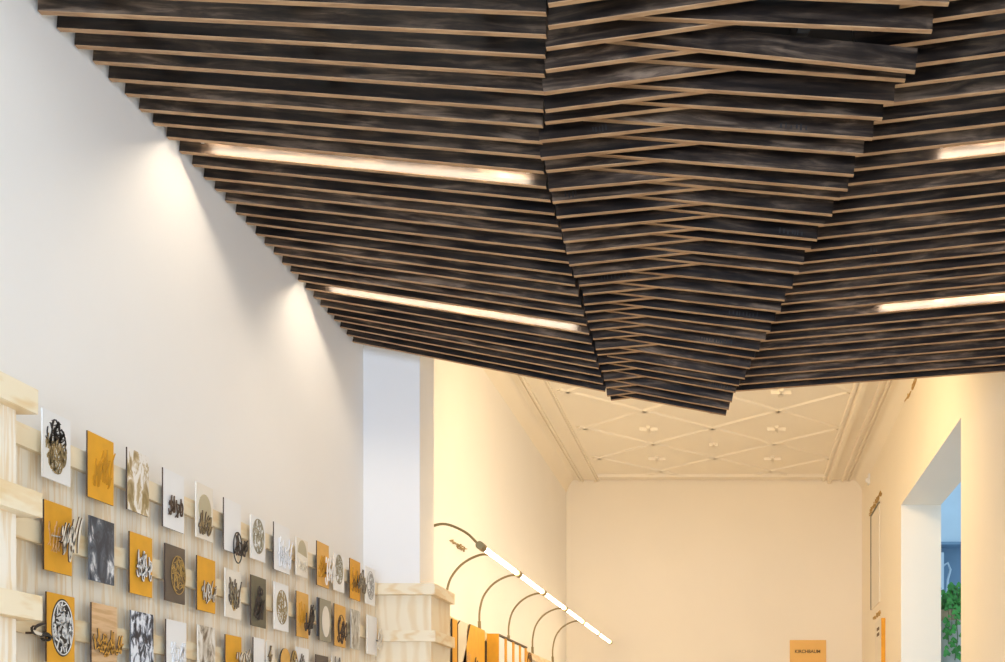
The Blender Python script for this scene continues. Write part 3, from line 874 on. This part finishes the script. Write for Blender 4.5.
# ------------------------------------------------------------------ arched tube lamp of the rear room
lamp = thing('arched_tube_lamp', 'row of bare glowing tubes on arched brass arms along the rear wall', 'lamp', (-2.06, 10.0, H(0.93)))
lx, ly, lz = lamp.location
TD = [6.74, 7.87, 8.89, 10.03, 11.21, 12.44, 13.62]
TX, TZ = -1.56, 1.216
def tz(D, z=None):              # the row climbs a little towards the rear
    d = (D - 6.74) * 0.0085
    return TZ + d if z is None else z + (d - 0.016) * max(0, min(1, (z - 1.0) / 0.25))
ARC = [(-2.072, 0.931), (-2.074, 1.0), (-2.070, 1.092), (-2.040, 1.20), (-1.966, 1.295), (-1.872, 1.352), (-1.778, 1.369), (-1.664, 1.323), (-1.596, 1.264), (TX, TZ + .003)]
def smooth_path(pts, n=5):
    out = []
    P = [pts[0]] + pts + [pts[-1]]
    for i in range(1, len(P) - 2):
        for k in range(n):
            t = k / n
            q = []
            for a in range(2):
                p0, p1, p2, p3 = P[i - 1][a], P[i][a], P[i + 1][a], P[i + 2][a]
                q.append(.5 * (2 * p1 + (p2 - p0) * t + (2 * p0 - 5 * p1 + 4 * p2 - p3) * t * t + (3 * p1 - p0 - 3 * p2 + p3) * t ** 3))
            out.append(tuple(q))
    out.append(pts[-1])
    return out
path = smooth_path(ARC)
for D in TD[:6]:
    t = MB(); t.tube([(x - lx, D - ly, H(tz(D, z)) - lz) for x, z in path], 0.0085, 8)
    arm = t.build('arm', M['brass'], lamp, smooth=True)
    t = MB(); t.tube([(-2.072 - lx, D - ly, H(.931) - lz), (-2.074 - lx, D - ly, H(1.0) - lz)], 0.013, 8)
    t.build('clamp', M['brass'], arm)
for D in TD:
    t = MB(); t.tube([(TX - lx, D - .05 - ly, H(tz(D)) - lz), (TX - lx, D + .05 - ly, H(tz(D)) - lz)], 0.025, 12)
    t.build('socket', M['brass'], lamp, smooth=False)
for a, b in zip(TD, TD[1:]):
    t = MB(); t.tube([(TX - lx, a + .05 - ly, H(tz(a)) - lz), (TX - lx, b - .05 - ly, H(tz(b)) - lz)], 0.015, 12)
    t.build('tube', M['tube'], lamp, smooth=True)

# ------------------------------------------------------------------ pieces on the rear left cladding
def facing(x, y):                 # distance along the cladding front for a picture column
    return -y * F / (VX - x)
def wall_card(x0, x1, yt, hgt, X, outline, mats, name, label, cat, extra=None):
    D0, D1 = facing(x0, X), facing(x1, X)
    zt = (VY - yt) / F * D0
    wd = D1 - D0
    o = thing(name, label, cat, (X - .012, (D0 + D1) / 2, H(zt - hgt)))
    t = MB(); t.plate([((u - .5) * wd, v * hgt) for u, v in outline], 0, .012)
    t.build('board', mats, o)
    t = MB(); t.box(RAILX + .0005 - X + .012 if X > RAILX + .013 else -.004, -.0002, -.02, .02, .03, .08)
    t.build('spacer', M['burnt'], o)
    if extra:
        extra(o, wd, hgt)
    return o
rect = [(0, 0), (1, 0), (1, 1), (0, 1)]
wall_card(452.5, 457.3, 618.5, .36, -2.035, rect, [M['deep_yellow'], M['black']], 'art_relief', 'narrow yellow panel with a black edge just beyond the pier', 'art panel')
wall_card(458.2, 467.0, 619.5, .38, -2.04, [(0, 0), (.9, 0), (1, 1), (.25, 1), (0, .9)], [M['beige'], M['burnt']], 'art_relief', 'pale beige panel between the narrow yellow panel and the slanted mustard board', 'art panel')
def petals(o, wd, hgt):
    r = random.Random(5)
    t = MB()
    for k in range(3):
        an = 1.1 + k * .45
        t.ribbon(bez([(-.16, .04), (-.16 + .05 * math.cos(an), .06), (-.16 + .09 * math.cos(an), .1), (-.16 + .13 * math.cos(an), .04 + .14 * math.sin(an))]), brush(9, .035), .012, .016)
    t.build('petal', [M['orange'], M['tan']], o)
    t = script_mesh(r, (.0, .10, -.02, .17), 2, .014, .016, .022)
    t.build('lettering', [M['black'], M['black']], o)
    t = MB(); t.box(.012, .016, .07, .08, .06, .07)
    t.build('peg', M['burnt'], o)
wall_card(460.5, 484.8, 619.5, .40, -2.04, [(0, 0), (1, 0), (1, 1), (.40, 1), (.27, .66), (.10, .25)], [M['yellow'], M['dkbrown']], 'art_relief', 'mustard board with a slanted black edge and black letter', 'art panel', petals)
# black strip and the yellow box with four pale panes
wall_card(485.6, 487.0, 641.0, .32, -2.045, rect, [M['black'], M['black']], 'art_relief', 'black upright strip in front of the yellow box with pale panes', 'art panel')
D0 = 9.10; D1 = 10.34
bx = thing('display_box', 'yellow display box with pale panes set between uprights', 'display box', (-2.0595, D0, H(.922 - .42)))
t = MB(); t.box(0, .095, 0, .02, 0, .42); t.build('end_panel', M['deep_yellow'], bx)
t = MB(); t.box(0, .012, .02, D1 - D0, 0, .41); t.build('back', M['cream'], bx)
t = MB(); t.box(0, .098, .02, D1 - D0, .407, .42); t.build('top_strip', M['dkbrown'], bx)
for a in (.34, .66, .96, 1.23):
    t = MB(); t.box(.0125, .095, a - .07, a, 0, .405); t.build('upright', M['deep_yellow'], bx)
for a in (.04, .36, .68, .98):
    t = MB(); t.box(.080, .088, a, a + (.225 if a < .9 else .175), .01, .40); t.build('pane', M['white'], bx)
wall_card(526.8, 532.0, 651.5, .30, -2.035, rect, [M['orange'], M['dkbrown']], 'art_relief', 'carved orange-brown panel behind the yellow box', 'art panel',
          lambda o, wd, hgt: oval_mesh(random.Random(9), 0, .2, wd * .4, .1, 24, .012, .012, .018).build('lettering', [M['dkbrown'], M['dkbrown']], o))

# ------------------------------------------------------------------ small wall scripts and signs
def wall_script(label, X, sgn, y0, y1, z, ht, n, seed, mat, wd=.012):
    """Cut lettering pinned straight to a side wall; sgn +1 faces +x."""
    o = thing('wall_lettering', label, 'wall lettering', (X, (y0 + y1) / 2, H(z)))
    t = script_mesh(random.Random(seed), (-(y1 - y0) / 2, (y1 - y0) / 2, -ht / 2, ht / 2), n, wd, .0, .010)
    t.v = [(sgn * (x + .0005), y, zz) for x, y, zz in t.v]
    t.build('lettering', [M[mat], M[mat]], o)
wall_script('tiny bronze script on the wall under the first lamp arch', XL, 1, 8.36, 8.78, 1.555, .05, 3, 3, 'bronze')
wall_script('gold wire script high on the wall, just below the slat edge', XR, -1, 9.45, 10.35, 3.27, .08, 3, 8, 'gold', .010)
wall_script('small gold script directly above the narrow framed panel', XR, -1, 12.15, 13.2, 2.79, .085, 6, 12, 'gold', .010)
wall_script('faint beige script directly below the narrow framed panel', XR, -1, 12.2, 12.85, 1.475, .07, 5, 15, 'gold', .008)
fr = thing('wall_panel', 'narrow white panel with a thin dark frame beside the deep opening', 'picture', (XR, 12.65, H(1.6)))
t = MB(); t.box(-.010, -.0005, -.36, .36, 0, 1.1); t.build('panel', M['cream'], fr)
t = MB()
t.box(-.018, -.0005, .36, .385, 0, 1.12); t.box(-.018, -.0005, -.36, .36, 1.1, 1.12)
t.build('frame', M['frame_dark'], fr)
dt = thing('wall_sensor', 'tiny white sensor high on the wall by the rear corner', 'sensor', (XR, 13.25, H(3.2)))
t = MB(); t.box(-.02, -.0005, -.05, .05, -.06, .06); t.build('back_plate', M['white'], dt)
t = MB(); t.tube([(-.02, 0, -.01), (-.05, 0, -.02)], [.035, .02], 12); t.build('lens', M['white'], dt)
sg = thing('wall_board', 'upright yellow-edged board with dark marks beside the deep opening', 'sign', (XR, 12.0, H(.6)))
t = MB(); t.box(-.045, -.0005, -.14, .40, 0, .77, (0, 0, 1, 0, 0, 0)); t.build('board', [M['cream'], M['deep_yellow']], sg)
t = MB()
for z in (.60, .66):
    t.box(-.047, -.0452, .02, .22, z, z + .035)
t.build('mark', M['ink'], sg)
# yellow sign on the rear wall
sx0, _ = at(789.8, 0, YB); sx1, _ = at(826, 0, YB); _, szt = at(0, 640.2, YB)
si = thing('wall_sign', 'yellow sign board with brown lettering on the rear wall', 'sign', ((sx0 + sx1) / 2, YB, H(szt - .62)))
hw = (sx1 - sx0) / 2
t = MB(); t.box(-hw, hw, -.018, -.0005, 0, .62); t.build('board', M['sign'], si)
cu = bpy.data.curves.new('lettering', 'FONT')
cu.body = 'KIRCHBAUM'
cu.align_x, cu.align_y = 'CENTER', 'CENTER'
cu.size = 0.058
cu.offset = 0.0012
cu.extrude = 0.001
tm = bpy.data.objects.new('lettering', cu)
tm.data.materials.append(M['ink'])
C.objects.link(tm)
tm.parent = si
tm.location = (-.005, -.0195, .62 - .147)
tm.rotation_euler = (math.radians(90), 0, 0)
bpy.context.view_layer.update()
tme = bpy.data.meshes.new_from_object(tm)
tm2 = bpy.data.objects.new('lettering', tme)
C.objects.link(tm2)
tm2.parent = si
tm2.location, tm2.rotation_euler = tm.location, tm.rotation_euler
bpy.data.objects.remove(tm)
tm2.name = 'lettering'

# ------------------------------------------------------------------ courtyard behind the opening
m = MB()
m.box(1.9, 7.0, 16.2, 16.5, 0, 9.0)
struct(m.build('exterior_wall', M['facade_dark']))
m = MB()
FZ = H(2.93)
for k in range(6):
    x0 = 2.05 + .62 * k
    for r_ in range(3):
        z0 = FZ + 0.01 + r_ * 1.5
        m.box(x0 + .006, x0 + .614, 15.95, 16.2, z0 + .005, z0 + 1.49)
struct(m.build('exterior_wall_cladding', M['facade']))
m = MB(); m.box(1.9, 7.0, 15.9, 16.2, FZ - .03, FZ + .008)
struct(m.build('exterior_ledge_trim', M['facade_dark']))
m = MB(); m.box(2.02, 7, 4, 16.2, -.2, 0)
struct(m.build('exterior_ground', M['facade']))
GW = H(.70)
m = MB(); m.box(2.05, 2.9, 10.9, 13.2, 0, GW)
struct(m.build('garden_wall', M['facade']))
ac = thing('air_conditioner', 'white outdoor unit with a looped pipe on the blue-grey courtyard wall', 'air conditioner', (2.72, 16.2, H(1.35)))
t = MB(); t.box(-.42, .27, -.38, -.002, 0, 1.42); t.build('casing', M['unit'], ac)
t = MB()
for k in range(14):
    t.box(-.36, .10, -.392, -.3802, .10 + k * .088, .14 + k * .088)
t.build('grille', M['unit_grille'], ac)
t = MB(); t.tube([(.27 + .015, -.2, 1.25), (.36, -.2, 1.30), (.40, -.2, 1.2), (.36, -.2, 1.05), (.34, -.2, .75), (.285, -.2, .70)], .018, 8); t.build('pipe', M['unit'], ac, smooth=True)
pl = thing('potted_ivy', 'green ivy trailing from a cream pot outside the deep opening', 'potted plant', (2.26, 11.5, GW))
def lathe(prof, n=20):
    t = MB()
    for r_, z in prof:
        t.v += [(r_ * math.cos(2 * PI * k / n), r_ * math.sin(2 * PI * k / n), z) for k in range(n)]
    for i in range(len(prof) - 1):
        for k in range(n):
            k2 = (k + 1) % n
            t.f.append([i * n + k, i * n + k2, (i + 1) * n + k2, (i + 1) * n + k]); t.m.append(0)
    t.f.append(list(range(n))[::-1]); t.m.append(0)
    return t
_, prz = at(0, 611, 11.5)
ph = H(prz) - GW
lathe([(.10, 0), (.13, ph * .5), (.145, ph - .12), (.15, ph - .12), (.16, ph - .11)]).build('pot', M['pot'], pl, smooth=True)
lathe([(.15, ph - .115), (.168, ph - .11), (.172, ph), (.15, ph), (.14, ph - .04), (.01, ph - .05)]).build('rim', M['pot_rim'], pl, smooth=True)
r = random.Random(21)
st, lf = MB(), MB()
def leaf(p, s):
    nrm = Vector((r.uniform(-.5, .3), -1, r.uniform(-.2, .7))).normalized()
    a = nrm.cross(Vector((r.uniform(-.4, .4), 0, 1))).normalized()
    c = a.cross(nrm) * -1
    out = [(0, -.25), (.35, -.45), (.6, -.1), (.42, .1), (.35, .4), (0, .75), (-.35, .4), (-.42, .1), (-.6, -.1), (-.35, -.45)]
    b = len(lf.v)
    lf.v.append(tuple(Vector(p) + nrm * s * .12))
    for u, v in out:
        lf.v.append(tuple(Vector(p) + a * u * s - c * v * s))
    for i in range(len(out)):
        lf.f.append([b, b + 1 + i, b + 1 + (i + 1) % len(out)]); lf.m.append(0)
for k in range(40):
    an = r.uniform(0, 2 * PI)
    hgt = r.uniform(.05, .30)
    dx, dy = math.cos(an), math.sin(an)
    drop = r.uniform(-.45, .12) if r.random() < .62 else hgt * .7
    rad = r.uniform(.12, .24)
    pts = [(0, 0, ph - .05), (dx * rad * .5, dy * rad * .5, ph + hgt * .7), (dx * rad * .85, dy * rad * .85, ph + min(hgt, drop + .25) * .8), (dx * rad, dy * rad, ph + drop)]
    st.tube(pts, .004, 5)
    for q in range(7):
        f_ = (q + .5) / 7 * 2.99
        i = int(f_)
        p = Vector(pts[i]).lerp(Vector(pts[i + 1]), f_ - i)
        leaf((p.x + r.uniform(-.03, .03), p.y + r.uniform(-.03, .03), p.z + r.uniform(-.03, .03)), r.uniform(.035, .07))
for k in range(26):
    leaf((r.uniform(-.10, .10), -.19 + r.uniform(-.02, .02), ph + .02 - k * .021), r.uniform(.045, .075))
st.tube([(.02, -.15, ph + .02), (.0, -.19, ph - .05), (.02, -.19, ph - .3), (-.01, -.19, ph - .53)], .005, 5)
st.build('stem', M['stem'], pl)
lf.build('foliage', M['leaf'], pl)
